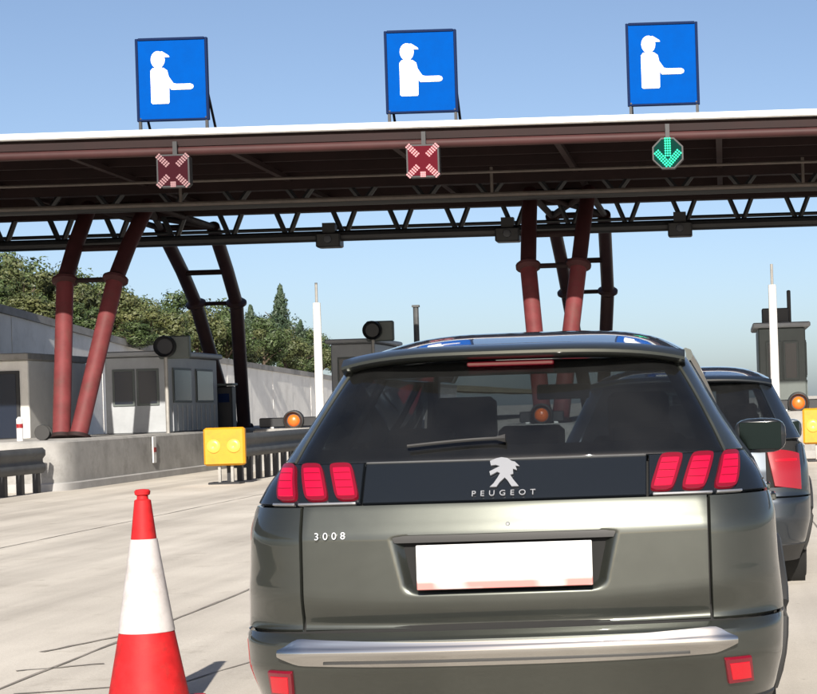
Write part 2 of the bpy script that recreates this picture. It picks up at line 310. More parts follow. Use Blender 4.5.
# slanted legs of the supports
supports = [(-13.5, 0), (-3.58, 0), (-23.4, 0), (6.3, 0)]
for (sx, _) in supports:
    for fb in (0, 1):
        leg_pts = []
        for sd_ in (-1, 1):
            zb = .93; (y0, y1, y2) = ((39.6, 41.2, 43.3), (53.3, 51.4, 48.8))[fb]
            P0 = Vector((sx + sd_ * .17, y0, zb)); P1 = Vector((sx + sd_ * .54, y1, 4.28)); P2 = Vector((sx + sd_ * .66, y2, 6.08)); rr = .18
            lg = MB().tube([cl(P0), cl(P0.lerp(P1, .5)), cl(P1)], rr, 18).build('leg', 'red_shade' if fb else 'red', cn)
            MB().tube([cl(P1), cl(P1.lerp(P2, .4) + Vector((0, 0, .08))), cl(P2)], rr * .95, 16).build('upper_leg', 'red_shade' if fb else 'maroon', lg)
            d = (P1 - P0).normalized()
            MB().tube([cl(P1 - d * .10), cl(P1 - d * .03), cl(P1 + d * .03), cl(P1 + d * .10)], [rr * 1.02, rr * 1.5, rr * 1.5, rr * 1.02], 18).build('flange', 'red_shade' if fb else 'maroon', lg)
            MB().tube([cl(P0 - Vector((0, 0, .02))), cl(P0 + d * .06)], rr * 1.4, 18).build('foot_plate', 'steel', lg)
            leg_pts.append((P0, P1, P2))
        (A0, A1, A2), (B0, B1, B2) = leg_pts
        MB().tube([cl(A1), cl(B1)], .055, 8).build('rung', 'steel', cn)
        MB().tube([cl(A1.lerp(A2, .42)), cl(B1.lerp(B2, .42))], .07, 8).build('rung', 'steel', cn)
    T = [Vector((sx + s_ * .66, y_, 6.08)) for y_ in (43.3, 48.8) for s_ in (-1, 1)]
    for i, j in ((0, 1), (2, 3), (0, 2), (1, 3), (0, 3), (1, 2)):
        MB().tube([cl(T[i]), cl(T[j])], .08, 8).build('head_brace', 'steel', cn)

# ------------------------------------------------------------------ lane signs on the roof edge
def at_y(x, y): return cw(x, y)
def head_poly():
    pts = []
    for k in range(18):
        a = rad(200 - k * 20); pts.append((-.30 + .165 * math.cos(a) * .95, .50 + .20 * math.sin(a)))
    return pts
def make_sign(x, label):
    t = thing('lane_sign', label, 'sign', (*cw(x, YF + .35)[:2], 6.67), CR, 'blue pictogram signs on the canopy roof')
    w, z0, z1 = 1.50, .28, 2.04
    MB().box((0, 0, (z0 + z1) / 2), (w, .05, z1 - z0), bev=.01).build('panel', 'blue', t)
    fr = MB()
    for s in (-1, 1): fr.box((s * (w / 2 + .012), .0, (z0 + z1) / 2), (.06, .09, z1 - z0 + .06), bev=.01)
    fr.box((0, 0, z1 + .012), (w - .04, .09, .06), bev=.01); fr.box((0, 0, z0 - .005), (w - .04, .09, .05), bev=.01); fr.build('frame', 'bluef', t)
    zc = (z0 + z1) / 2
    def put(poly, name, y0=-.034):
        return MB().prism([(a, b) for a, b in poly], y0, -.026).build(name, 'white', t, smooth=False)
    fig = MB()
    fig.prism([(-.30 + .155 * math.cos(rad(k * 20)), zc + .44 + .19 * math.sin(rad(k * 20))) for k in range(18)], -.036, -.026)          # head
    fig.prism([(-.38, zc + .60), (-.20, zc + .62), (-.06, zc + .53), (-.04, zc + .49), (-.20, zc + .49)], -.037, -.0263)              # cap peak
    fig.prism([(-.38, zc + .32), (-.22, zc + .32), (-.22, zc + .20), (-.38, zc + .20)], -.0365, -.0264)                              # neck
    fig.prism([(-.47, zc + .20), (-.42, zc + .26), (-.18, zc + .26), (-.10, zc + .20), (-.06, zc + .02), (-.07, zc - .50), (-.09, zc - .53), (-.44, zc - .53), (-.47, zc - .50)], -.0355, -.0262)
    fig.prism([(-.12, zc + .10), (-.06, zc + .05), (.03, zc - .085), (.10, zc - .10), (.40, zc - .10), (.455, zc - .125), (.47, zc - .165), (.455, zc - .205), (.40, zc - .23), (-.02, zc - .23), (-.12, zc - .10)], -.0375, -.0265)
    fig.build('worker_pictogram', 'white', t, smooth=False)
    for s in (-1, 1):
        MB().box((s * (w / 2 - .02), 0, .15), (.06, .06, .36)).build('post', 'blacks', t, smooth=False)
        MB().tube([(s * (w / 2 - .02), .04, 1.0), (s * (w / 2 - .02), .85, .0)], .03, 8).build('brace', 'blacks', t)
    t.scale = (.86, .86, .86)
    return t
make_sign(-4.24, 'blue lane sign of a capped worker, leftmost of three on the canopy roof')
make_sign(.46, 'blue lane sign of a worker with outstretched arm above the bright red cross signal')
make_sign(5.02, 'blue lane sign of a worker directly above the green arrow signal, rightmost of three')

# ------------------------------------------------------------------ lane signals under the roof edge
def make_signal(x, z, kind, label):
    t = thing('lane_signal', label, 'signal', (*cw(x, YF - .14)[:2], z), CR, 'lane control signals under the canopy edge')
    r = .305
    if kind == 'g': poly = [(r * 1.02 * math.cos(rad(22.5 + 45 * k)), r * 1.02 * math.sin(rad(22.5 + 45 * k))) for k in range(8)]
    else: poly = [(-r, -r + .06), (-r + .06, -r), (r - .06, -r), (r, -r + .06), (r, r - .06), (r - .06, r), (-r + .06, r), (-r, r - .06)]
    MB().prism(poly, -.05, .16).build('housing', 'blacks', t, smooth=False)
    MB().prism([(a * .9, b * .9) for a, b in poly], -.062, -.052).build('screen', {'r': 'ledr', 'd': 'ledrd', 'g': 'ledgd'}[kind], t, smooth=False)
    MB().box((0, .13, r + .10), (.08, .06, .32)).build('bracket', 'blacks', t, smooth=False)
    dot = MB()
    def led(a, b, q=.028): dot.prism([(a + q * math.cos(rad(60 * k)), b + q * math.sin(rad(60 * k))) for k in range(6)], -.075, -.0625)
    def bar(x0, z0, x1, z1, wd, name):
        d = math.hypot(x1 - x0, z1 - z0); nx, nz = -(z1 - z0) / d * wd, (x1 - x0) / d * wd; mb = MB(); n = max(2, round(d / .045)); q = .019
        for i in range(n + 1):
            for j in (-1, 0, 1):
                a, b = x0 + (x1 - x0) * i / n + nx * j * .85, z0 + (z1 - z0) * i / n + nz * j * .85
                mb.prism([(a + q * math.cos(rad(60 * k)), b + q * math.sin(rad(60 * k))) for k in range(6)], -.074, -.0625)
        return mb.build(name, {'r': 'ledx', 'd': 'ledxd', 'g': 'ledg'}[kind], t, smooth=False)
    if kind == 'g':
        bar(0, .27, 0, -.05, .05, 'arrow_shaft'); bar(-.21, .02, .0, -.22, .05, 'arrow_barb'); bar(.21, .02, .0, -.22, .05, 'arrow_barb')
    else:
        for sx in (-1, 1):
            for sz in (-1, 1): bar(sx * .10, sz * .11, sx * .27, sz * .28, .042, 'cross_arm')
        bar(0, -.22, 0, -.29, .04, 'cross_tip')
    return t
make_signal(-4.13, 5.88, 'd', 'dim red cross lane signal below the leftmost worker sign')
make_signal(.52, 5.92, 'r', 'bright red cross lane signal in the middle of the canopy edge')
make_signal(5.08, 5.92, 'g', 'glowing green down arrow lane signal under the canopy edge')
for x, lab in ((-3.36, 'dark box hung from the truss near the slanted left legs'), (.92, 'dark box hung from the truss just left of the middle legs'), (5.05, 'dark box hung from the truss right of the middle legs'), ):
    t = thing('hanging_camera_box', lab, 'camera box', (*cw(x, .2)[:2], 5.42), CR, 'boxes hung under the truss')
    MB().box((0, -.02, -.02), (.58, .5, .34), bev=.03).build('housing', 'blacks', t)
    MB().box((0, 0, .27), (.30, .28, .26)).build('hanger', 'blacks', t, smooth=False)
    MB().lathe([(.0, -.29), (.09, -.29), (.10, -.27), (.10, -.24)], 16, axis='y').build('lens', 'win', t)

# ------------------------------------------------------------------ toll islands
def island(a0, a1, b0, b1, h, label, mt='conc', nose=.5):
    t = thing('toll_island', label, 'island', L((a0 + a1) / 2, b0), LZ); w = a1 - a0; n = 10; pts = []
    for k in range(n + 1):
        a = math.pi + math.pi * k / n; pts.append((math.cos(a) * (w / 2 - 0) if False else math.copysign(abs(math.cos(a)) ** .55, math.cos(a)) * w / 2, nose + math.copysign(abs(math.sin(a)) ** .55, math.sin(a)) * nose))
    pts += [(w / 2, (b1 - b0) * K), (-w / 2, (b1 - b0) * K)]
    def sc(k, z, ins): return [(p[0] * (1 - ins / (w / 2)), p[1] * 1 + (ins if p[1] < nose else 0), z) for p in pts]
    m = MB(); m.loft([sc(0, 0, 0), sc(0, h - .04, .03), sc(0, h, .07)]); m.build('concrete_body', mt, t, ang=40)
    m = MB(); m.loft([[(p[0] * 1.03, p[1] - .02, 0) for p in pts], [(p[0] * 1.03, p[1] - .02, .13) for p in pts], [(p[0] * 1.01, p[1], .15) for p in pts]]); m.build('kerb', 'conc2', t, ang=40)
    return t
island(-15.4, -12.2, 35.3, 62, .93, 'wide concrete toll island with rounded nose below the left red legs', nose=.9)
island(-10.9, -9.0, 43.9, 62, .95, 'concrete toll island behind the yellow marker with two lamps left of the car')
island(-4.5, -2.75, 38.6, 62, .93, 'concrete toll island carrying the middle red legs, hidden behind the car')
island(.55, 2.1, 41.0, 62, 1.0, 'concrete toll island at the right edge below the dark booth')

def guardrail(a, b0, b1, label, face=1, h=.98):
    t = thing('guard_rail', label, 'guard rail', L(a, b0), LZ, 'guard rails at the island noses'); ln = (b1 - b0) * K
    prof = [(0, 0), (.05, .05), (.05, .14), (0, .20), (0, .26), (.05, .32), (.05, .41), (0, .46)]
    for z in (h - .5,):
        m = MB(); rr = []
        for y in (0, ln): rr.append([(face * p[0] + .02 * face, y, z + p[1]) for p in prof] + [(face * p[0] + .0 * face, y, z + p[1]) for p in reversed(prof)])
        m.loft(rr); m.build('beam', 'rail', t, ang=50)
    n = max(2, int(ln / .75))
    for k in range(n + 1):
        MB().box((-face * .08, .08 + (ln - .16) * k / n, (h - .06) / 2), (.10, .14, h - .06)).build('post', 'blacks', t, smooth=False)
    return t
guardrail(-9.38, 36.6, 43.4, 'dark corrugated guard rail running back from the left yellow marker')
guardrail(-12.45, 30.0, 35.0, 'dark guard rail in front of the wide island nose at the left edge', h=.86)
guardrail(2.15, 39.0, 44.0, 'guard rail behind the yellow marker at the right edge', face=1)

def marker(a, b, label):
    t = thing('crash_cushion_marker', label, 'marker', L(a, b), LZ, 'yellow markers at the island noses')
    MB().box((0, 0, .71), (.78, .16, .72), bev=.04).build('panel', 'yellow', t)
    for s in (-1, 1):
        MB().lathe([(.0, -.105), (.06, -.125), (.10, -.118), (.125, -.10), (.13, -.07)], 20, (s * .19, 0, .72), 'y').build('lamp', 'lampy', t)
        MB().box((s * .12, .03, .19), (.05, .05, .38)).build('leg', 'galv', t, smooth=False)
    MB().box((0, .05, .02), (.60, .4, .04), bev=.01).build('base', 'blacks', t)
    return t
marker(-9.48, 36.4, 'yellow square marker with two pale lamps left of the car')
marker(1.93, 38.6, 'yellow marker cut by the right edge of the picture')

def beacon(a, b, h, label, wd=1.6):
    t = thing('warning_beacon', label, 'beacon', L(a, b, h), LZ, 'orange beacons on the islands')
    MB().box((0, .05, .14), (wd, .10, .22), bev=.02).build('black_bar', 'blacks', t)
    for s in (-.32 * wd, .32 * wd): MB().box((s, .05, .015), (.08, .08, .06)).build('foot', 'white', t, smooth=False)
    MB().lathe([(0, -.10), (.06, -.095), (.11, -.07), (.145, -.01), (.15, .0)], 24, (0, 0, .17), 'y').build('lens', 'orange', t)
    MB().lathe([(.16, -.02), (.20, -.10), (.235, -.08), (.245, .04), (.20, .05)], 24, (0, -.0, .17), 'y').build('rim', 'black', t)
    return t
beacon(-9.98, 44.5, .95, 'orange round beacon on a black bar, left of the car')
beacon(1.60, 42.0, 1.0, 'orange round beacon at the foot of the right white pole', .9)
beacon(-3.72, 38.95, .93, 'orange round beacon seen through the rear window of the SUV', .9)

def pole(a, b, z0, h, label):
    t = thing('white_pole', label, 'pole', L(a, b, z0), LZ, 'white poles on the islands')
    MB().tube([(0, 0, 0), (0, 0, h * .5), (0, 0, h)], [.095, .088, .08], 16).build('shaft', 'white', t)
    MB().tube([(0, 0, h), (0, 0, h + .42)], .028, 8).build('tip', 'galv', t)
    MB().box((0, 0, .03), (.32, .32, .06), bev=.01).build('base_plate', 'galv', t)
    MB().lathe([(.10, 0), (.125, .02), (.125, .10), (.10, .12)], 16, (0, 0, .10)).build('collar', 'orange', t)
    return t
pole(-8.42, 40, 0, 3.57, 'white pole with thin dark tip rising left of the car roof')
pole(1.02, 38.8, 0, 3.58, 'white pole with thin dark tip in front of the right booth')

def booth(a0, a1, b0, b1, zb, zt, label, mt, nwin, roofbox=None, group='toll booths'):
    t = thing('toll_booth', label, 'booth', L((a0 + a1) / 2, b0, zb), LZ, group); w, l, h = a1 - a0, (b1 - b0) * K, zt - zb
    MB().box((0, l / 2, h / 2), (w, l, h), bev=.03).build('cabin', mt, t)
    MB().box((0, l / 2, h + .06), (w + .24, l + .3, .12), bev=.03).build('roof', 'booth', t)
    def window(cx, cy, ww, hh, zc, side):
        f = MB()
        if side == 'f':
            f.box((cx, -.012, zc), (ww + .10, .03, hh + .10), bev=.008); o = f.build('window_frame', 'boothd', t); MB().box((cx, -.031, zc), (ww, .012, hh)).build('pane', 'win', o, smooth=False)
        else:
            x = w / 2 + .012; f.box((x, cy, zc), (.03, ww + .10, hh + .10), bev=.008); o = f.build('window_frame', 'boothd', t); MB().box((x + .019, cy, zc), (.012, ww, hh)).build('pane', 'win', o, smooth=False)
    for k in range(nwin):
        ww = (w - .3) / nwin - .14; window(-w / 2 + .15 + (k + .5) * (w - .3) / nwin, 0, ww, h * .42, h * .60, 'f')
    window(0, l * .28, l * .32, h * .40, h * .62, 's'); window(0, l * .72, l * .32, h * .40, h * .62, 's')
    for k in range(int(l / .4) + 1): MB().box((w / 2 + .008, k * .4 + .05, h * .19), (.02, .03, h * .34)).build('panel_rib', mt, t, smooth=False)
    if roofbox:
        for (x, y, sx, sy, sz, name, mm) in roofbox: MB().box((x, y, h + .12 + sz / 2), (sx, sy, sz), bev=.02).build(name, mm, t)
    return t
booth(-14.15, -12.75, 44.0, 48.4, .93, 2.70, 'grey panelled toll booth with dark windows beside the left legs', 'booth', 2)
booth(-10.2, -9.05, 50.0, 53.5, .95, 3.05, 'grey toll booth just left of the car roof', 'booth', 1)
booth(.80, 1.88, 44.0, 47.0, 1.0, 2.90, 'dark green grey toll booth behind the right white pole', 'boothd', 2,
      roofbox=[(-.12, .5, .62, .5, .34, 'roof_unit', 'blacks'), (.20, .4, .09, .09, .75, 'antenna', 'blacks')])
def lamp_head(a, b, z0, h, label):
    t = thing('round_signal_light', label, 'signal', L(a, b, z0), LZ, 'round dark lights on posts')
    MB().tube([(0, 0, 0), (0, 0, h)], .045, 10).build('post', 'galv', t)
    MB().box((.18, .10, h + .22), (.70, .18, .52), bev=.03).build('housing', 'boothd', t)
    MB().lathe([(.0, -.05), (.17, -.05), (.22, -.10), (.235, -.16), (.245, -.10), (.245, .02)], 24, (.0, .0, h + .24), 'y').build('lens', 'blacks', t)
    return t
lamp_head(-12.60, 43.5, .93, 1.72, 'round dark signal light on a post in front of the left booth')
lamp_head(-8.95, 49.2, .0, 3.10, 'round dark signal light rising above the left end of the car roof')
t = thing('mast', 'slim dark mast standing just behind the car roof', 'mast', L(-8.75, 55, 0), LZ)
MB().tube([(0, 0, 0), (0, 0, 4.2)], [.09, .08], 10).build('shaft', 'rail', t); MB().box((0, 0, 4.23), (.20, .20, .06)).build('cap', 'rail', t)

t = thing('payment_machine', 'dark payment machine standing by the feet of the rear legs at left', 'machine', L(-12.75, 49.2, .93), LZ)
MB().box((0, 0, .55), (.42, .40, 1.1), bev=.03).build('cabinet', 'blacks', t); MB().box((0, -.207, .80), (.28, .012, .22)).build('screen', 'bluef', t, smooth=False); MB().box((0, -.06, 1.14), (.52, .56, .06), bev=.02).build('hood', 'boothd', t)
t = thing('marker_plate', 'narrow white plate fixed to the side of the wide left island', 'plate', L(-12.185, 41.0, .36), LZ)
MB().box((0, 0, .25), (.03, .22, .56), bev=.008).build('panel', 'white', t); MB().box((.018, 0, .25), (.008, .16, .10)).build('band', 'lampd', t, smooth=False)
t = thing('service_building', 'pale service building with a large dark window at the left edge', 'building', L(-15.9, 44.0), LZ)
MB().box((-1.6, 2.0, 1.35), (3.2, 4.0, 2.7), bev=.02).build('wall', 'wallc', t)
MB().box((-1.6, 2.0, 2.78), (3.3, 4.3, .16), bev=.02).build('roof', 'conc', t)
w_ = MB().box((-1.05, -.015, 1.66), (1.7, .06, 1.6), bev=.01).build('window_frame', 'blacks', t); MB().box((-1.05, -.05, 1.66), (1.55, .02, 1.46)).build('pane', 'win', w_, smooth=False)
t = thing('bollard', 'small white post standing on the wide left island', 'bollard', L(-13.42, 36.6, .93), LZ)
MB().tube([(0, 0, 0), (0, 0, .42), (0, 0, .46)], [.06, .06, .03], 12).build('shaft', 'white', t); MB().tube([(0, 0, .25), (0, 0, .33)], .064, 12).build('band', 'lampd', t)
t = thing('cable_reel', 'dark round reel lying by the white post on the left island', 'reel', L(-13.08, 36.9, .93), LZ); t.scale = (.62, .62, .62)
for s in (-1, 1): MB().lathe([(.03, -.02), (.23, -.02), (.24, 0), (.23, .02), (.03, .02)], 24, (0, s * .12, .24), 'y').build('disc', 'black', t)
MB().lathe([(.14, -.11), (.14, .11)], 20, (0, 0, .24), 'y').build('drum', 'rail', t)

# ------------------------------------------------------------------ trees
def leaf_crown(shape, n, seed, size):
    rnd = random.Random(seed); m = MB(); cl_ = []
    for k in range(26 if shape != 'cone' else 60):
        if shape == 'cone':
            z = k / 59; r = (1 - z) * .46 * rnd.uniform(.35, 1.05); a = k * 2.4; cl_.append((Vector((r * math.cos(a), r * math.sin(a), .08 + z * .90)), .035 + .13 * (1 - z)))
        else:
            v = Vector((rnd.gauss(0, 1), rnd.gauss(0, 1), rnd.gauss(0, 1))).normalized() * rnd.uniform(.35, 1) ** .6
            cl_.append((Vector((v.x * .42, v.y * .42, .56 + v.z * .36)), rnd.uniform(.10, .20)))
    for k in range(n):
        c, r = rnd.choice(cl_); d = Vector((rnd.gauss(0, 1), rnd.gauss(0, 1), rnd.gauss(0, 1))).normalized()
        p = c + d * r * rnd.uniform(.45, 1.05); e1 = d.orthogonal().normalized(); e1.rotate(Matrix.Rotation(rnd.uniform(0, 6.28), 3, d)); e2 = d.cross(e1); e1 = (e1 + d * rnd.uniform(-.5, .5)); s = size * rnd.uniform(.6, 1.3)
        m.add([p - e1 * s, p + e2 * s * .5, p + e1 * s, p - e2 * s * .5], [(0, 1, 2, 3)])
    return m
def make_tree(shape, leaf, seed, n, size):
    t = thing('tree', '', 'tree', (0, 0, -50)); c = leaf_crown(shape, n, seed, size).build('crown', leaf, t, smooth=False)
    tr = MB(); tr.tube([(0, 0, -.12), (.01, 0, .25), (.02, .01, .55)] if shape != 'cone' else [(0, 0, -.1), (0, 0, .5), (0, 0, .93)], [.035, .026, .012], 8)
    rnd = random.Random(seed)
    for k in range(6):
        a = k * 1.05; z = .22 + .05 * k; tr.tube([(0, 0, z), (.16 * math.cos(a), .16 * math.sin(a), z + .16), (.30 * math.cos(a), .30 * math.sin(a), z + .24)], [.016, .010, .004], 5)
    tr.build('trunk', 'bark', t); return t
protos = {'o': [make_tree('round', 'leaf1', s, 6500, .024) for s in (1, 2, 3)], 'd': [make_tree('round', 'leaf2', 5, 6000, .024)], 'y': [make_tree('round', 'leaf3', s, 6000, .024) for s in (8, 9)], 'c': [make_tree('cone', 'leaf2', s, 5000, .022) for s in (11, 12)]}
used = set()
PITC, FP = math.tan(PITCH), 1540.0
ORD = ['first', 'second', 'third', 'fourth', 'fifth', 'sixth', 'seventh', 'eighth', 'ninth', 'tenth', 'eleventh', 'twelfth', 'thirteenth', 'fourteenth', 'fifteenth', 'sixteenth', 'seventeenth', 'eighteenth', 'nineteenth', 'twentieth', 'twenty-first', 'twenty-second', 'twenty-third', 'twenty-fourth', 'twenty-fifth', 'twenty-sixth', 'twenty-seventh', 'twenty-eighth', 'twenty-ninth', 'thirtieth', 'thirty-first', 'thirty-second', 'thirty-third', 'thirty-fourth']
KD = {'o': 'olive green round tree', 'd': 'dark green round tree', 'y': 'yellowish dry leafed tree', 'c': 'dark pointed conifer'}
trees = [(-22.76, 58, 2.26, 2.6, 'o'),
         (-24.28, 64, 3.08, 3.08, 'o'),
         (-21.84, 59, 2.14, 2.6, 'o'),
         (-22.49, 62, 2.79, 2.79, 'y'),
         (-20.47, 57, 1.44, 2.6, 'y'),
         (-23.5, 67, 3.44, 3.44, 'o'),
         (-21.56, 63, 2.71, 2.71, 'y'),
         (-20.15, 60, 1.49, 2.6, 'o'),
         (-22.45, 68, 3.24, 3.24, 'o'),
         (-22.4, 70, 3.06, 3.06, 'o'),
         (-21.24, 68, 2.53, 2.6, 'y'),
         (-19.38, 63, 1.18, 2.6, 'o'),
         (-22.73, 75, 2.92, 2.92, 'o'),
         (-20.19, 68, 2.25, 2.6, 'y'),
         (-20.72, 71, 2.24, 2.6, 'o'),
         (-22.59, 80, 3.18, 3.18, 'o'),
         (-20.79, 76, 2.79, 2.79, 'y'),
         (-23.3, 88, 3.61, 3.61, 'o'),
         (-19.89, 77, 2.32, 2.6, 'o'),
         (-19.79, 79, 2.33, 2.6, 'y'),
         (-24.0, 98, 3.91, 2.82, 'c'),
         (-20.09, 84, 2.54, 2.6, 'o'),
         (-23.69, 100, 3.85, 3.85, 'd'),
         (-23.62, 103, 4.88, 3.12, 'c'),
         (-20.05, 88, 2.33, 2.6, 'y'),
         (-20.52, 93, 2.35, 2.6, 'o'),
         (-23.68, 108, 3.47, 2.5, 'c'),
         (-23.37, 109, 3.09, 3.09, 'o'),
         (-19.99, 95, 2.0, 2.6, 'y'),
         (-23.98, 119, 2.82, 2.82, 'd'),
         (-24.37, 125, 2.34, 2.6, 'o'),
         (-24.78, 132, 2.38, 2.6, 'd')]
cnt = {}
for i, (a, b, h, wd, k) in enumerate(trees):
    pr = protos[k][i % len(protos[k])]
    o = pr if pr.name not in used else copy_tree(pr); used.add(pr.name)
    x, y, _ = L(a, b); o.location = (x, y, hill_z(a, b) - .1); o.scale = (wd, wd, h); o.rotation_euler = (0, 0, i * 2.4)
    c_ = cnt.get(k, 0); cnt[k] = c_ + 1
    o['label'] = '%s on the hillside, %s of its kind from the left' % (KD[k], ORD[c_]); o['category'] = 'tree'; o['group'] = 'trees on the hillside'

for ps in protos.values():
    for pr in ps:
        if pr.name not in used:
            for ch in list(pr.children): bpy.data.objects.remove(ch)
            bpy.data.objects.remove(pr)

# ------------------------------------------------------------------ cars
def soft(kn, z, r): return sum(interp(kn, z + r * q) for q in (-1, -.66, -.33, 0, .33, .66, 1)) / 7
class CarShape:
    def __init__(s, variant):
        s.v = variant
        if variant == 'suv':
            s.rear = [(.18, .16), (.27, .10), (.42, .02), (.445, .0), (.545, .0), (.560, .035), (.572, .06), (.584, .058), (.645, .028), (.67, .026), (.88, .030), (.905, .036), (.92, .042), (.98, .0625), (.99, .068), (1.0, .075), (1.126, .165), (1.25, .25), (1.50, .47), (1.56, .52)]
            s.wid = [(.18, .83), (.30, .885), (.42, .912), (.60, .922), (.75, .908), (.92, .902), (.985, .885), (1.06, .85), (1.126, .80), (1.25, .722), (1.50, .585), (1.56, .55)]
            s.top = 1.478; s.peak = 1.598; s.len = 4.45; s.crease = .64
        else:
            s.rear = [(.18, .14), (.30, .05), (.45, .0), (.58, .01), (.62, .035), (.66, .035), (.78, .05), (.90, .085), (.98, .12), (1.04, .15), (1.20, .30), (1.40, .50), (1.50, .60)]
            s.wid = [(.18, .80), (.30, .85), (.45, .885), (.62, .89), (.80, .88), (.92, .86), (.98, .84), (1.04, .81), (1.20, .73), (1.40, .63), (1.50, .58)]
            s.top = 1.38; s.peak = 1.50; s.len = 4.15; s.crease = .6
    def yr(s, z, x=0):
        if s.v == 'suv' and .56 < z < .90:
            z = z - .050 * min(1, (x / .88) ** 2) * math.sin(math.pi * (z - .56) / .34) ** 1.0
        return soft(s.rear, z, .014)
    def w(s, z): return soft(s.wid, z, .02)
    def rc(s, z): return .25 if z < 1.0 else .25 - .10 * min(1, (z - 1.0) / .4)
    def crown(s, z): return .088
    def tp(s, y):
        return 1 - .10 * max(0, (y - 3.1) / 1.3) ** 2
    def P(s, u, z):                                  # u: arc length along the rear from the centre line, round the corner and along the side
        W_, rc = s.w(z), s.rc(z); sg = 1 if u >= 0 else -1; u = abs(u); a = W_ - rc
        if u <= a: x, y = u, 0
        elif u <= a + rc * math.pi / 2: q = (u - a) / rc; x, y = a + rc * math.sin(q), rc * (1 - math.cos(q))
        else: x, y = W_, rc + u - a - rc * math.pi / 2
        yy = s.yr(z, min(x, .9)) + s.crown(z) * (x / W_) ** 2 + y
        return Vector((sg * x * s.tp(yy), yy, z))
    def u_of_y(s, y, z):
        W_, rc = s.w(z), s.rc(z); return y - s.yr(z, W_) - s.crown(z) - rc + (W_ - rc) + rc * math.pi / 2
    def N(s, u, z):
        e = .004; d1 = s.P(u + e, z) - s.P(u - e, z); d2 = s.P(u, z + e) - s.P(u, z - e); return d1.cross(d2).normalized()
def patch(C, uv, nu, nv, off=0.0, thick=.012, edge=.006, hole=None, disp=None, rnd_=.0):
    """a panel on the car's surface: uv(s,t) gives (u,z) for s,t in 0..1; closed and with rounded edges"""
    ss = [0, .5 / nu / 3] + [i / nu for i in range(1, nu)] + [1 - .5 / nu / 3, 1]; tt = [0, .5 / nv / 3] + [i / nv for i in range(1, nv)] + [1 - .5 / nv / 3, 1]
    A, B = len(ss), len(tt); top = []; bot = []
    for j, t in enumerate(tt):
        for i, q in enumerate(ss):
            u, z = uv(q, t); p = C.P(u, z); n = C.N(u, z)
            bd = i in (0, A - 1) or j in (0, B - 1); o = off - (edge if bd else 0) + (disp(u, z) if disp else 0)
            p0 = p + n * o; p1 = p + n * (min(o, off) - thick)
            if hole:
                for (hy, hz, hr) in hole:
                    for pp in (p0, p1):
                        dy, dz = pp.y - hy, pp.z - hz; d = math.hypot(dy, dz)
                        if d < hr and d > 1e-6: pp.y = hy + dy / d * hr; pp.z = hz + dz / d * hr
            top.append(p0); bot.append(p1)
    m = MB(); fs = []; n = A * B
    def ok(i, j):
        if not hole: return True
        for (hy, hz, hr) in hole:
            if all(math.hypot(top[b * A + a].y - hy, top[b * A + a].z - hz) < hr + 1e-4 for a, b in ((i, j), (i + 1, j), (i + 1, j + 1), (i, j + 1))): return False
        return True
    for j in range(B - 1):
        for i in range(A - 1):
            if not ok(i, j): continue
            q = (j * A + i, j * A + i + 1, (j + 1) * A + i + 1, (j + 1) * A + i); fs.append(q); fs.append(tuple(k + n for k in reversed(q)))
            if j == 0: fs.append((q[0], q[0] + n, q[1] + n, q[1]))
            if j == B - 2: fs.append((q[3], q[2], q[2] + n, q[3] + n))
            if i == 0: fs.append((q[0], q[3], q[3] + n, q[0] + n))
            if i == A - 2: fs.append((q[1], q[1] + n, q[2] + n, q[2]))
    m.v = [tuple(v) for v in top + bot]; m.f = fs; return m
def rect(u0, u1, z0, z1): return lambda s, t: (u0 + (u1 - u0) * s, z0 + (z1 - z0) * t)
def fit(C, pts_fn): return pts_fn

def wheel(t, x, y, R, sg):
    tw = .22
    w = MB().lathe([(R * .66, -tw / 2), (R * .93, -tw / 2), (R * .985, -tw / 2 + .025), (R, -tw / 2 + .05), (R, tw / 2 - .05), (R * .985, tw / 2 - .025), (R * .93, tw / 2), (R * .66, tw / 2)], 40, (x, y, R), 'x').build('wheel', 'rubber', t)
    xo = x + sg * (tw / 2 - .03); MB().lathe([(R * .02, sg * .0), (R * .60, sg * .0), (R * .67, sg * .025), (R * .675, -sg * .12)], 40, (xo - sg * .05, y, R), 'x').build('rim_dish', 'black', w)
    for k in range(5):
        a = k * 2 * math.pi / 5 + .3; MB().tube([(xo - sg * .02, y + .05 * math.cos(a), R + .05 * math.sin(a)), (xo, y + R * .63 * math.cos(a), R + R * .63 * math.sin(a))], [.035, .028], 8).build('spoke', 'alloy', w)
    MB().lathe([(R * .62, -.02), (R * .66, -.025), (R * .68, 0), (R * .68, .03)], 40, (xo, y, R), 'x').build('rim', 'alloy', w)
    for r_ in (.9,): pass
    return w

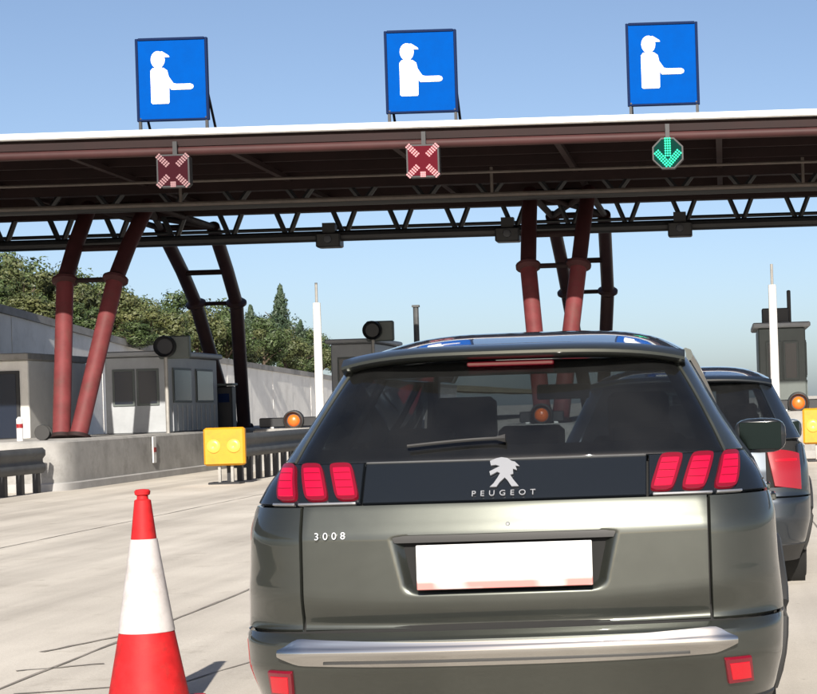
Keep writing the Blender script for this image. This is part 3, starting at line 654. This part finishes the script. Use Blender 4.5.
def make_car(variant, label, loc, rz, paint):
    C = CarShape(variant); suv = variant == 'suv'
    t = thing('suv_car' if suv else 'hatchback_car', label, 'car', (*loc, 0), rz, None)
    Ln = C.len; ay0, ay1, AR, WR = (.98, 3.62, .405, .355) if suv else (.82, 3.35, .37, .315)
    holes = [(ay0, WR, AR), (ay1, WR, AR)]
    belt = 1.0 if suv else .95
    def U(y, z): return C.u_of_y(y, z)
    # ---- inner dark shell so that the panel gaps read as gaps
    uend = Ln - .32
    inn = patch(C, lambda s, q: ((-1 + 2 * s) * 1.02, .24 + (belt + (.12 if suv else .05) - .24) * q), 30, 12, off=-.028, thick=.01); inn.build('inner_shell', 'dark', t)
    for sg in (-1, 1):
        patch(C, lambda s, q: (sg * U(.45 + (Ln - .9) * s, .30 + (belt - .30) * q), .30 + (belt - .30) * q), 40, 8, off=-.03, thick=.01, hole=holes).build('inner_side', 'dark', t)
    MB().box((0, Ln / 2, .25), (1.30, Ln - .5, .06)).build('floor', 'dark', t, smooth=False)
    xs = 0.672 if suv else .58                                     # tailgate seam
    bt = .566 if suv else .60
    # ---- bumper
    ub = lambda z: U(ay0 - .18, z)
    bm_ = patch(C, lambda s, q: ((-1 + 2 * s) * ub(.2 + (bt - .2) * q), .2 + (bt - .2) * q), 90, 26, hole=[holes[0]]).build('rear_bumper', paint, t)
    patch(C, lambda s, q: ((-1 + 2 * s) * 1.0, .17 + .12 * q), 50, 6, off=.006).build('lower_valance', 'black', t)
    for sg in (-1, 1): MB().lathe([(.0, 0), (.012, 0), (.012, .002)], 12, (sg * .45, -.004 + .11 * .25, .475 if not suv else .585), 'y')
    # ---- tailgate with plate recess
    zt = .985 if suv else .93
    rcz0, rcz1 = (.682, .882) if suv else (.68, .84)
    def rec(u, z):
        tz = (z - rcz0) / (rcz1 - rcz0); hw = .335 + .045 * tz if suv else .29
        e = .012; ex = max(0, min(1, (hw - abs(u)) / (e + .045))); ez = max(0, min(1, (z - rcz0) / .035)) * max(0, min(1, (rcz1 - z) / .010)); k = ex * ez
        return -.042 * (k * k * (3 - 2 * k))
    if suv:
        def tgz(s): return .560
        patch(C, lambda s, q: ((-1 + 2 * s) * xs, .573 + (zt - .573) * q), 150, 90, disp=rec, thick=.06).build('tailgate', paint, t, ang=50)
    else:
        patch(C, lambda s, q: ((-1 + 2 * s) * xs, .61 + (zt - .61) * q), 60, 50, disp=rec, thick=.05).build('tailgate', paint, t, ang=50)
    tg = [o for o in bpy.data.objects if o.parent == t and o.name.startswith('tailgate')][0]
    # ---- quarter panels, doors, fenders
    for sg in (-1, 1):
        z0 = bt + .007; z1 = zt if suv else .67
        yq = 1.42 if suv else 1.2
        patch(C, lambda s, q: (sg * (xs + .007 + (U(yq, z0 + (z1 - z0) * q) - xs - .007) * s), z0 + (z1 - z0) * q), 70, 22 if suv else 4, hole=[holes[0]]).build('quarter_panel', paint, t)
        if suv:  # shoulder over the lamp line
            patch(C, lambda s, q: (sg * (.945 + (U(yq, .992 + .03 * q) - .945) * s), .992 + .03 * q), 40, 3).build('shoulder_trim', paint, t)
        else:
            patch(C, lambda s, q: (sg * (.845 + (U(yq, .63 + (belt - .63) * q) - .83) * s), .63 + (belt - .63) * q), 50, 14, hole=[holes[0]]).build('quarter_panel', paint, t)
        yd = yq + .006 + (.93 if suv else .85)
        for (y0, y1) in ((yq + .006, yd), (yd + .006, yd + 1.0)):
            d = patch(C, lambda s, q: (sg * U(y0 + (y1 - y0) * s, .36 + (belt + .02 - .36) * q), .36 + (belt + .02 - .36) * q), 24, 18, hole=holes).build('door', paint, t)
            MB().box((sg * (C.w(.9) + .022), y0 + .17, .90), (.022, .20, .028), bev=.008).build('handle', paint, d)
        patch(C, lambda s, q: (sg * U(yd + 1.012 + (Ln - .25 - yd - 1.012) * s, .25 + (.93 - .25) * q), .25 + (.93 - .25) * q), 40, 20, hole=[holes[1]]).build('front_fender', paint, t)
        patch(C, lambda s, q: (sg * U(ay0 + .36 + (ay1 - ay0 - .72) * s, .20 + .155 * q), .20 + .155 * q), 24, 5, off=.006).build('sill', 'black', t)
        for hy in (ay0, ay1):
            arch = MB(); pts = []
            for k in range(25):
                a = rad(-12 + 204 * k / 24); y, z = hy + AR * 1.02 * math.cos(a), WR + AR * 1.02 * math.sin(a); z = max(.2, z); pts.append((sg * (C.w(z) * C.tp(y) + .002), y, z))
            arch.tube(pts, .026, 8).build('arch_trim', 'black', t)
            MB().lathe([(AR * .98, -.12), (AR * .98, .12), (.05, .13)], 28, (sg * (C.w(.5) - .16), hy, WR), 'x').build('arch_liner', 'dark', t)
            wheel(t, sg * (C.w(.4) - .125), hy, WR, sg)
        # ---- side glass band, pillars
        zb, zt2 = belt + .025, C.top - .035
        for (y0, y1, sk0) in (((.78, 1.36, .16) if suv else (.85, 1.25, .2)), (yq + .02, yd - .02, 0), (yd + .03, yd + .80, 0)):
            patch(C, lambda s, q: (sg * U((y0 + sk0 * q) + ((y1 - (.30 * q if y1 > yd else 0)) - (y0 + sk0 * q)) * s, zb + (zt2 - zb) * q), zb + (zt2 - zb) * q), 10, 8, off=-.006, thick=.004).build('side_window', 'glass', t)
        for y in (yq, yd):
            patch(C, lambda s, q: (sg * U(y - .045 + .10 * s, zb - .01 + (zt2 - zb + .03) * q), zb - .01 + (zt2 - zb + .03) * q), 4, 10, off=-.001).build('pillar', 'gloss', t)
        patch(C, lambda s, q: (sg * U(1.05 + (yd - .15) * s, zt2 - .005 + .05 * q), zt2 - .005 + .05 * q), 30, 5, off=-.022).build('roof_rail', paint, t)
    # ---- rear pillars and rear window
    zg0, zg1 = (1.128, C.top - .012) if suv else (.985, C.top - .012)
    def gl(z):
        k = (z - zg0) / (zg1 - zg0); return (.748 - .120 * k - .062 * k * k) if suv else (.72 - .17 * k)
    gz = patch(C, lambda s, q: ((-1 + 2 * s) * gl(zg0 + (zg1 - zg0) * q), zg0 + (zg1 - zg0) * q), 40, 20, off=-.004, thick=.004, edge=.002).build('rear_window', 'glass', t)
    # black printed band round the glass
    for sg in (-1, 1):
        patch(C, lambda s, q: (sg * (gl(zg0 + (zg1 - zg0) * q) - (.085 - .03 * q) + (.085 - .03 * q) * s), zg0 + (zg1 - zg0) * q), 4, 20, off=-.012, thick=.002, edge=.0).build('window_border', 'gloss', gz)
        yp = .78 if suv else .85
        patch(C, lambda s, q: (sg * (gl(zg0 + (zg1 - zg0) * q) + .006 + (U(yp + .20 * q, zg0 + (zg1 - zg0) * q) - gl(zg0 + (zg1 - zg0) * q) - .006) * s), zg0 + (zg1 - zg0) * q), 16, 22).build('rear_pillar', paint, t)
        if suv: patch(C, lambda s, q: (sg * (.945 + (U(.80, 1.024 + (zg0 - 1.026) * q) - .945) * s), 1.024 + (zg0 - 1.026) * q), 30, 8).build('shoulder_panel', paint, t)
    patch(C, lambda s, q: ((-1 + 2 * s) * gl(zg0), zg0 + (.05) * q), 30, 3, off=-.012, thick=.002, edge=0).build('window_border', 'gloss', gz)
    patch(C, lambda s, q: ((-1 + 2 * s) * gl(zg1), zg1 - .045 + (.045) * q), 30, 3, off=-.012, thick=.002, edge=0).build('window_border', 'gloss', gz)
    # ---- roof: one smooth sheet from the spoiler to the windscreen
    zt3 = C.top + .005; hw0 = C.w(C.top) - .004; ry0 = C.yr(C.top) + .02; ry1 = 2.45 if suv else 2.35
    def roofp(q, s):            # q along, s across -1..1
        y = ry0 + .10 * s * s * (1 - min(1, q * 3)) + (ry1 - ry0) * q; top = C.top + .035 + (C.peak - C.top - .035) * math.sin(min(1, q / .55) * math.pi / 2) - .06 * max(0, q - .6) ** 2 / .16
        edge = C.top + .03 * math.sin(min(1, q / .5) * math.pi / 2) - .0; z = edge + (top - edge) * (1 - abs(s) ** 4.5); return (s * hw0 * (1 - .04 * q * q), y, z)
    r = MB(); nq, ns = 30, 28; vs = [roofp(i / nq, -1 + 2 * j / ns) for i in range(nq + 1) for j in range(ns + 1)]; k0 = len(vs)
    vs += [(v[0] * .99, v[1], v[2] - .03) for v in vs]
    fs = [];
    for i in range(nq):
        for j in range(ns):
            q = (i * (ns + 1) + j, i * (ns + 1) + j + 1, (i + 1) * (ns + 1) + j + 1, (i + 1) * (ns + 1) + j); fs += [q, tuple(k + k0 for k in reversed(q))]
    bl = [i * (ns + 1) for i in range(nq + 1)] + [nq * (ns + 1) + j for j in range(1, ns + 1)] + [i * (ns + 1) + ns for i in range(nq - 1, -1, -1)] + [j for j in range(ns - 1, 0, -1)]
    for a, b in zip(bl, bl[1:] + bl[:1]): fs.append((a, b, b + k0, a + k0))
    r.v = vs; r.f = fs; roof = r.build('roof', paint, t)
    MB().box((0, 1.60, C.top + .0), (1.10, 1.3, .02), bev=.008).build('headliner', 'seatg', t)
    # spoiler
    if True:
        sp = MB(); rings = []; hw = hw0 + .012; sy = -.155 if suv else -.11
        for j in range(33):
            s = -1 + 2 * j / 32; x = s * hw; e = abs(s) ** 3; cy = ry0 + .10 * s * s; zt_ = C.top + .034 - .036 * abs(s) ** 4.0; pr = sy * (1 - .55 * e)
            rings.append([(x, cy + .16, zt_ + .018 * (1 - e)), (x, cy + pr * .4, zt_ + .008), (x, cy + pr + .012, zt_ - .010), (x, cy + pr, zt_ - .018), (x, cy + pr, zt_ - .028), (x, cy + pr + .012, zt_ - .034), (x, cy - .01, zt_ - .048), (x, cy + .16, zt_ - .04)])
        sp.loft(rings); spo = sp.build('roof_spoiler', paint, roof, ang=30)
        if suv:
            MB().box((0, ry0 - .05, C.top - .026), (.30, .035, .016), bev=.004).build('high_brake_light', 'lampe', roof)
    # ---- windscreen, bonnet, front
    wb = 3.42 if suv else 3.25
    def wsp(q, s): a = Vector(roofp(1, s)); b = Vector((s * .74, wb + .22 * (1 - s * s), belt + .04)); return a.lerp(b, q) + Vector((0, .04, .04)) * math.sin(q * math.pi)
    m = MB(); n = 12; m.add([wsp(i / n, -1 + 2 * j / n) for i in range(n + 1) for j in range(n + 1)], [(i * (n + 1) + j, i * (n + 1) + j + 1, (i + 1) * (n + 1) + j + 1, (i + 1) * (n + 1) + j) for i in range(n) for j in range(n)]); m.build('windscreen', 'clear', t)
    for sg in (-1, 1):
        MB().tube([wsp(q / 6, sg * 1.0) for q in range(7)], .035, 8).build('front_pillar', paint, t)
    m = MB(); n = 14
    def hood(q, s): y = wb + .1 + (Ln - .16 - wb - .1) * q; k = max(0, q - .75) / .25; return (s * C.w(.92) * C.tp(y) * (1 - .10 * k), y - .12 * s * s * q, belt + .03 - .10 * q - .16 * k * k - .07 * abs(s) ** 3)
    m.add([hood(i / n, -1 + 2 * j / n) for i in range(n + 1) for j in range(n + 1)], [(i * (n + 1) + j, i * (n + 1) + j + 1, (i + 1) * (n + 1) + j + 1, (i + 1) * (n + 1) + j) for i in range(n) for j in range(n)]); m.build('bonnet', paint, t)
    m = MB(); rr = []
    for z, fy, k in ((.20, -.16, .9), (.32, -.05, .97), (.50, 0, 1), (.66, -.02, .99), (.74, -.10, .95)):
        rr.append([(s / 8 * .80 * k, Ln + fy - .26 * abs(s / 8) ** 2.5, z) for s in range(-8, 9)] + [(s / 8 * .80 * k, Ln - .5, z) for s in range(8, -9, -1)])
    m.loft(rr); fb_ = m.build('front_bumper', paint, t); MB().box((0, Ln - .045, .52), (1.0, .06, .20), bev=.02).build('grille', 'black', fb_)
    for sg in (-1, 1): MB().box((sg * .62, Ln - .21, .70), (.30, .14, .11), sg * -.35, bev=.03).build('headlight', 'lensw', t)
    # ---- mirrors
    for sg in (-1, 1):
        my, mz = (3.0, 1.12) if suv else (2.85, 1.0); mx = .905 if suv else .82; m = MB(); rr = []
        for k, (y, sx, sz) in enumerate(((0, .80, .80), (.01, .98, .96), (.05, 1, 1), (.11, .85, .85), (.15, .5, .5))):
            rr.append([(sg * mx + .125 * sx * math.copysign(abs(math.cos(a)) ** .6, math.cos(a)), my + y, mz + .085 * sz * math.copysign(abs(math.sin(a)) ** .6, math.sin(a))) for a in [2 * math.pi * j / 20 for j in range(20)]])
        m.loft(rr); mo = m.build('wing_mirror', paint if not suv else 'gloss', t); MB().box((sg * mx, my - .003, mz), (.20, .006, .13), bev=.002).build('mirror_glass', 'mirr', mo)
        MB().tube([(sg * .72, my + .08, mz - .07), (sg * (mx - .06), my + .07, mz - .05)], .035, 8).build('mirror_arm', 'black', mo)
    # ---- cabin
    for sg in (-1, 1):
        m = MB().box((sg * .37, 2.05, .83), (.48, .14, .66), taper=.86, bev=.05); se = m.build('front_seat', 'seat', t); MB().box((sg * .37, 2.02, 1.25), (.26, .10, .19), bev=.04).build('headrest', 'seat', se)
        MB().box((sg * .37, 2.32, .52), (.50, .52, .14), bev=.05).build('seat_base', 'seat', se)
    m = MB().box((0, 1.12, .82), (1.30, .14, .55), bev=.05); se = m.build('rear_bench', 'seat', t)
    for x in (-.42, 0, .42): MB().box((x, 1.09, 1.15), (.25, .09, .15), bev=.035).build('headrest', 'seat', se)
    MB().box((0, .72, .97), (1.28, .62, .02)).build('parcel_shelf', 'black', t, smooth=False)
    MB().box((0, 3.1, .86), (1.36, .5, .24), bev=.06).build('dashboard', 'seat', t)
    MB().box((0, 2.62, 1.36 if suv else 1.26), (.24, .03, .07), bev=.015).build('interior_mirror', 'black', t)
    m = MB(); m.tube([(-.37 + .18 * math.cos(a), 2.72 + .05 * math.sin(a), .98 + .17 * math.sin(a)) for a in [2 * math.pi * k / 24 for k in range(25)]], .016, 8); m.build('steering_wheel', 'black', t)
    # ---- lamps, plate, badges
    if suv:
        patch(C, rect(-.472, .472, .992, 1.122), 50, 12, edge=.004).build('gloss_panel', 'gloss', tg)
        patch(C, rect(-.47, .47, 1.1195, 1.1245), 50, 2, off=.004, edge=.001).build('trim_line', 'rail', tg)
        for sg in (-1, 1):
            ch = patch(C, lambda s, q: (sg * (.479 + (.461) * s), .992 + .132 * q), 40, 12, edge=.004, thick=.03).build('tail_light', 'gloss', t)
            for (u0, u1) in ((.498, .580), (.602, .684), (.710, .796)):
                def claw(s, q, u0=u0, u1=u1):
                    c_, hw_ = (u0 + u1) / 2, (u1 - u0) / 2; sh = .036 * (q - .5); rr = 1 - .16 * (abs(2 * q - 1) ** 6); return (sg * (c_ + sh + (2 * s - 1) * hw_ * rr), .9995 + .122 * q - .006 * (abs(2 * s - 1) ** 4) * (1 if q > .5 else -1) * abs(2 * q - 1))
                patch(C, claw, 10, 14, off=.014, thick=.02, edge=.008).build('lamp_claw', 'lampe', ch)
                patch(C, lambda s, q: claw(.13 + .74 * s, .10 + .76 * q), 8, 12, off=.0165, thick=.01, edge=.003).build('lamp_core', 'lamp', ch)
                for zq in (.30, .50, .70): patch(C, lambda s, q: claw(.16 + .68 * s, zq + .012 * q), 6, 2, off=.0185, thick=.004, edge=.001).build('lamp_rib', 'lampe', ch)
            patch(C, rect(sg * .493, sg * .69, .9885, .9945), 14, 2, off=.006, edge=.001).build('lamp_trim', 'satin', ch)
            patch(C, rect(sg * .705, sg * .80, .9885, .9945), 8, 2, off=.006, edge=.001).build('lamp_trim', 'satin', ch)
            patch(C, lambda s, q: (sg * (.735 + .070 * s - .008 * q), .366 + .062 * q), 8, 8, off=.0145, thick=.01, edge=.003).build('reflector_core', 'lampr', bm_)
            rf = patch(C, lambda s, q: (sg * (.722 + .095 * s - .01 * q), .352 + .09 * q), 8, 8, off=.012, thick=.02).build('rear_reflector', 'lampe', bm_)
        # chrome band with pointed ends
        def chb(s, q):
            x = (-1 + 2 * s); e = abs(x); taper = 1 - max(0, (e - .90) / .10) ** 1.5 * .75; mid = .492 + .012 * e ** 3; return (x * .752, mid + (q - .5) * .080 * taper)
        patch(C, chb, 90, 12, off=.020, thick=.02, edge=.012, disp=lambda u, z: .009 * max(0, 1 - ((z - .502) / .022) ** 2) - .012 * max(0, (.482 - z) / .03)).build('chrome_band', 'chrome', bm_)
        patch(C, rect(-.60, .60, .4655, .4735), 60, 2, off=.0195, thick=.01, edge=.001).build('band_dark_streak', 'black', bm_)  # black strip colours in the chrome's dark lower border and dark reflection
        # plate recess trim and plate
        patch(C, lambda s, q: ((-1 + 2 * s) * (.365 + .012 * q), .857 + .029 * q), 30, 4, off=-.002, thick=.03).build('handle_bar', 'black', tg)
        pl = MB().box((.004, .003, .7780), (.575, .010, .148), bev=.004).build('number_plate', 'plate', tg); pl.location = (0, 0, 0)
        for x in (0.015,):
            for z in (.912,): MB().lathe([(0, -.003), (.005, -.003), (.007, 0), (.007, .01)], 16, (x, C.yr(z) - .001, z), 'y').build('badge_stud', 'badge', tg)
        def badge(me, x, z, name, mt='badge', sc=1.0):
            me.materials.clear(); me.materials.append(M[mt]); o = bpy.data.objects.new(name, me); COL.objects.link(o); o.parent = tg
            p = C.P(x, z); n = C.N(x, z); o.matrix_local = Matrix.Translation(p + n * .007) @ Matrix(((1, 0, 0, 0), (0, 0, -1, 0), (0, 1, 0, 0), (0, 0, 0, 1))) @ Matrix.Rotation(math.atan2(n.z, -n.y) * -1 if False else -math.asin(max(-1, min(1, n.z))), 4, 'X'); return o
        badge(shapetext('PEUGEOT', .030, .003, 1.9), 0, 1.008, 'letters')
        badge(shapetext('3008', .034, .003, 1.7), -.575, .885, 'letters')
        lion = [(-.050, .046), (-.030, .056), (-.012, .060), (.008, .056), (.022, .044), (.034, .040), (.050, .022), (.036, .024), (.042, .006), (.028, .012), (.030, -.008), (.020, -.012), (.030, -.030), (.050, -.058), (.026, -.058), (.012, -.034), (.002, -.022), (-.014, -.040), (-.024, -.058), (-.046, -.058), (-.034, -.044), (-.022, -.022), (-.014, -.004), (-.024, .002), (-.046, -.012), (-.050, .004), (-.030, .016), (-.016, .024), (-.030, .030), (-.046, .028)]
        m = MB(); m.loft([[(a, b, 0) for a, b in lion], [(a, b, .006) for a, b in lion]]); lo = m.build('lion_emblem', 'badge', tg, smooth=False)
        p = C.P(0, 1.076); n = C.N(0, 1.076); lo.matrix_local = Matrix.Translation(p + n * .004) @ Matrix(((1, 0, 0, 0), (0, 0, -1, 0), (0, 1, 0, 0), (0, 0, 0, 1))) @ Matrix.Rotation(-math.asin(n.z), 4, 'X')
        # wiper
        w = MB(); pts = [C.P(u, 1.165 + .018 * math.sin((u + .33) / .33 * 3.14 / 2)) + C.N(u, 1.165) * .02 for u in [-.33 + .33 * k / 10 for k in range(11)]]; w.tube(pts, [.006] * 10 + [.016], 6); w.build('rear_wiper', 'black', gz)
    else:
        for sg in (-1, 1):
            patch(C, lambda s, q: (sg * (.585 + .255 * s + .05 * (1 - q) * (1 - s)), .675 + .245 * q - .03 * s * (1 - q) - .035 * q * s * s), 24, 14, off=.006, edge=.012, thick=.03).build('tail_light', 'lampd', t)
            patch(C, lambda s, q: (sg * (.64 + .17 * s), .835 + .018 * q), 20, 3, off=.008, edge=.003).build('lamp_band', 'lampr', [o for o in bpy.data.objects if o.parent == t and o.name.startswith('tail_light')][-1])
        patch(C, rect(-.57, .57, .94, .98), 30, 4).build('gloss_panel', 'gloss', tg)
        MB().box((0, .035, .755), (.53, .01, .115), bev=.004).build('number_plate', 'white', tg)
    t.scale = (1.027, 1, 1.018) if suv else (1, 1, 1.05)
    return t
make_car('suv', 'dark green grey SUV seen from behind with red three-claw tail lights and chrome bumper band', (-.762, 6.46), 0, 'paint')
make_car('hatch', 'blue grey hatchback waiting ahead of the SUV, mostly hidden behind it', (-.31, 13.2), 0, 'paint2')

# ------------------------------------------------------------------ traffic cone
t = thing('traffic_cone', 'tall red and white traffic cone standing left of the grey car', 'traffic cone', (-2.615, 8.6, 0), rad(8))
CP = [(.05, .180), (.38, .118), (.78, .056), (.98, .033)]
def ring_c(z): return interp(CP, z)
MB().box((0, 0, .025), (.46, .46, .05), bev=.02).build('base', 'orange_ret', t)
MB().lathe([(.205, .048), (.195, .06), (ring_c(.08), .08), (ring_c(.375), .375), (ring_c(.375) - .01, .376)], 48).build('lower_body', 'orange_ret', t)
MB().lathe([(ring_c(.36) - .014, .36), (ring_c(.372) + .003, .371), (ring_c(.55) + .003, .55), (ring_c(.782) + .003, .782), (ring_c(.785) - .01, .784)], 48).build('white_sleeve', 'white_ret', t)
MB().lathe([(ring_c(.77) - .012, .77), (ring_c(.784), .784), (ring_c(.955), .955), (.025, .961), (.024, .975), (.033, .981), (.035, .995), (.028, 1.003), (.010, 1.005)], 48).build('upper_body', 'orange_ret', t)
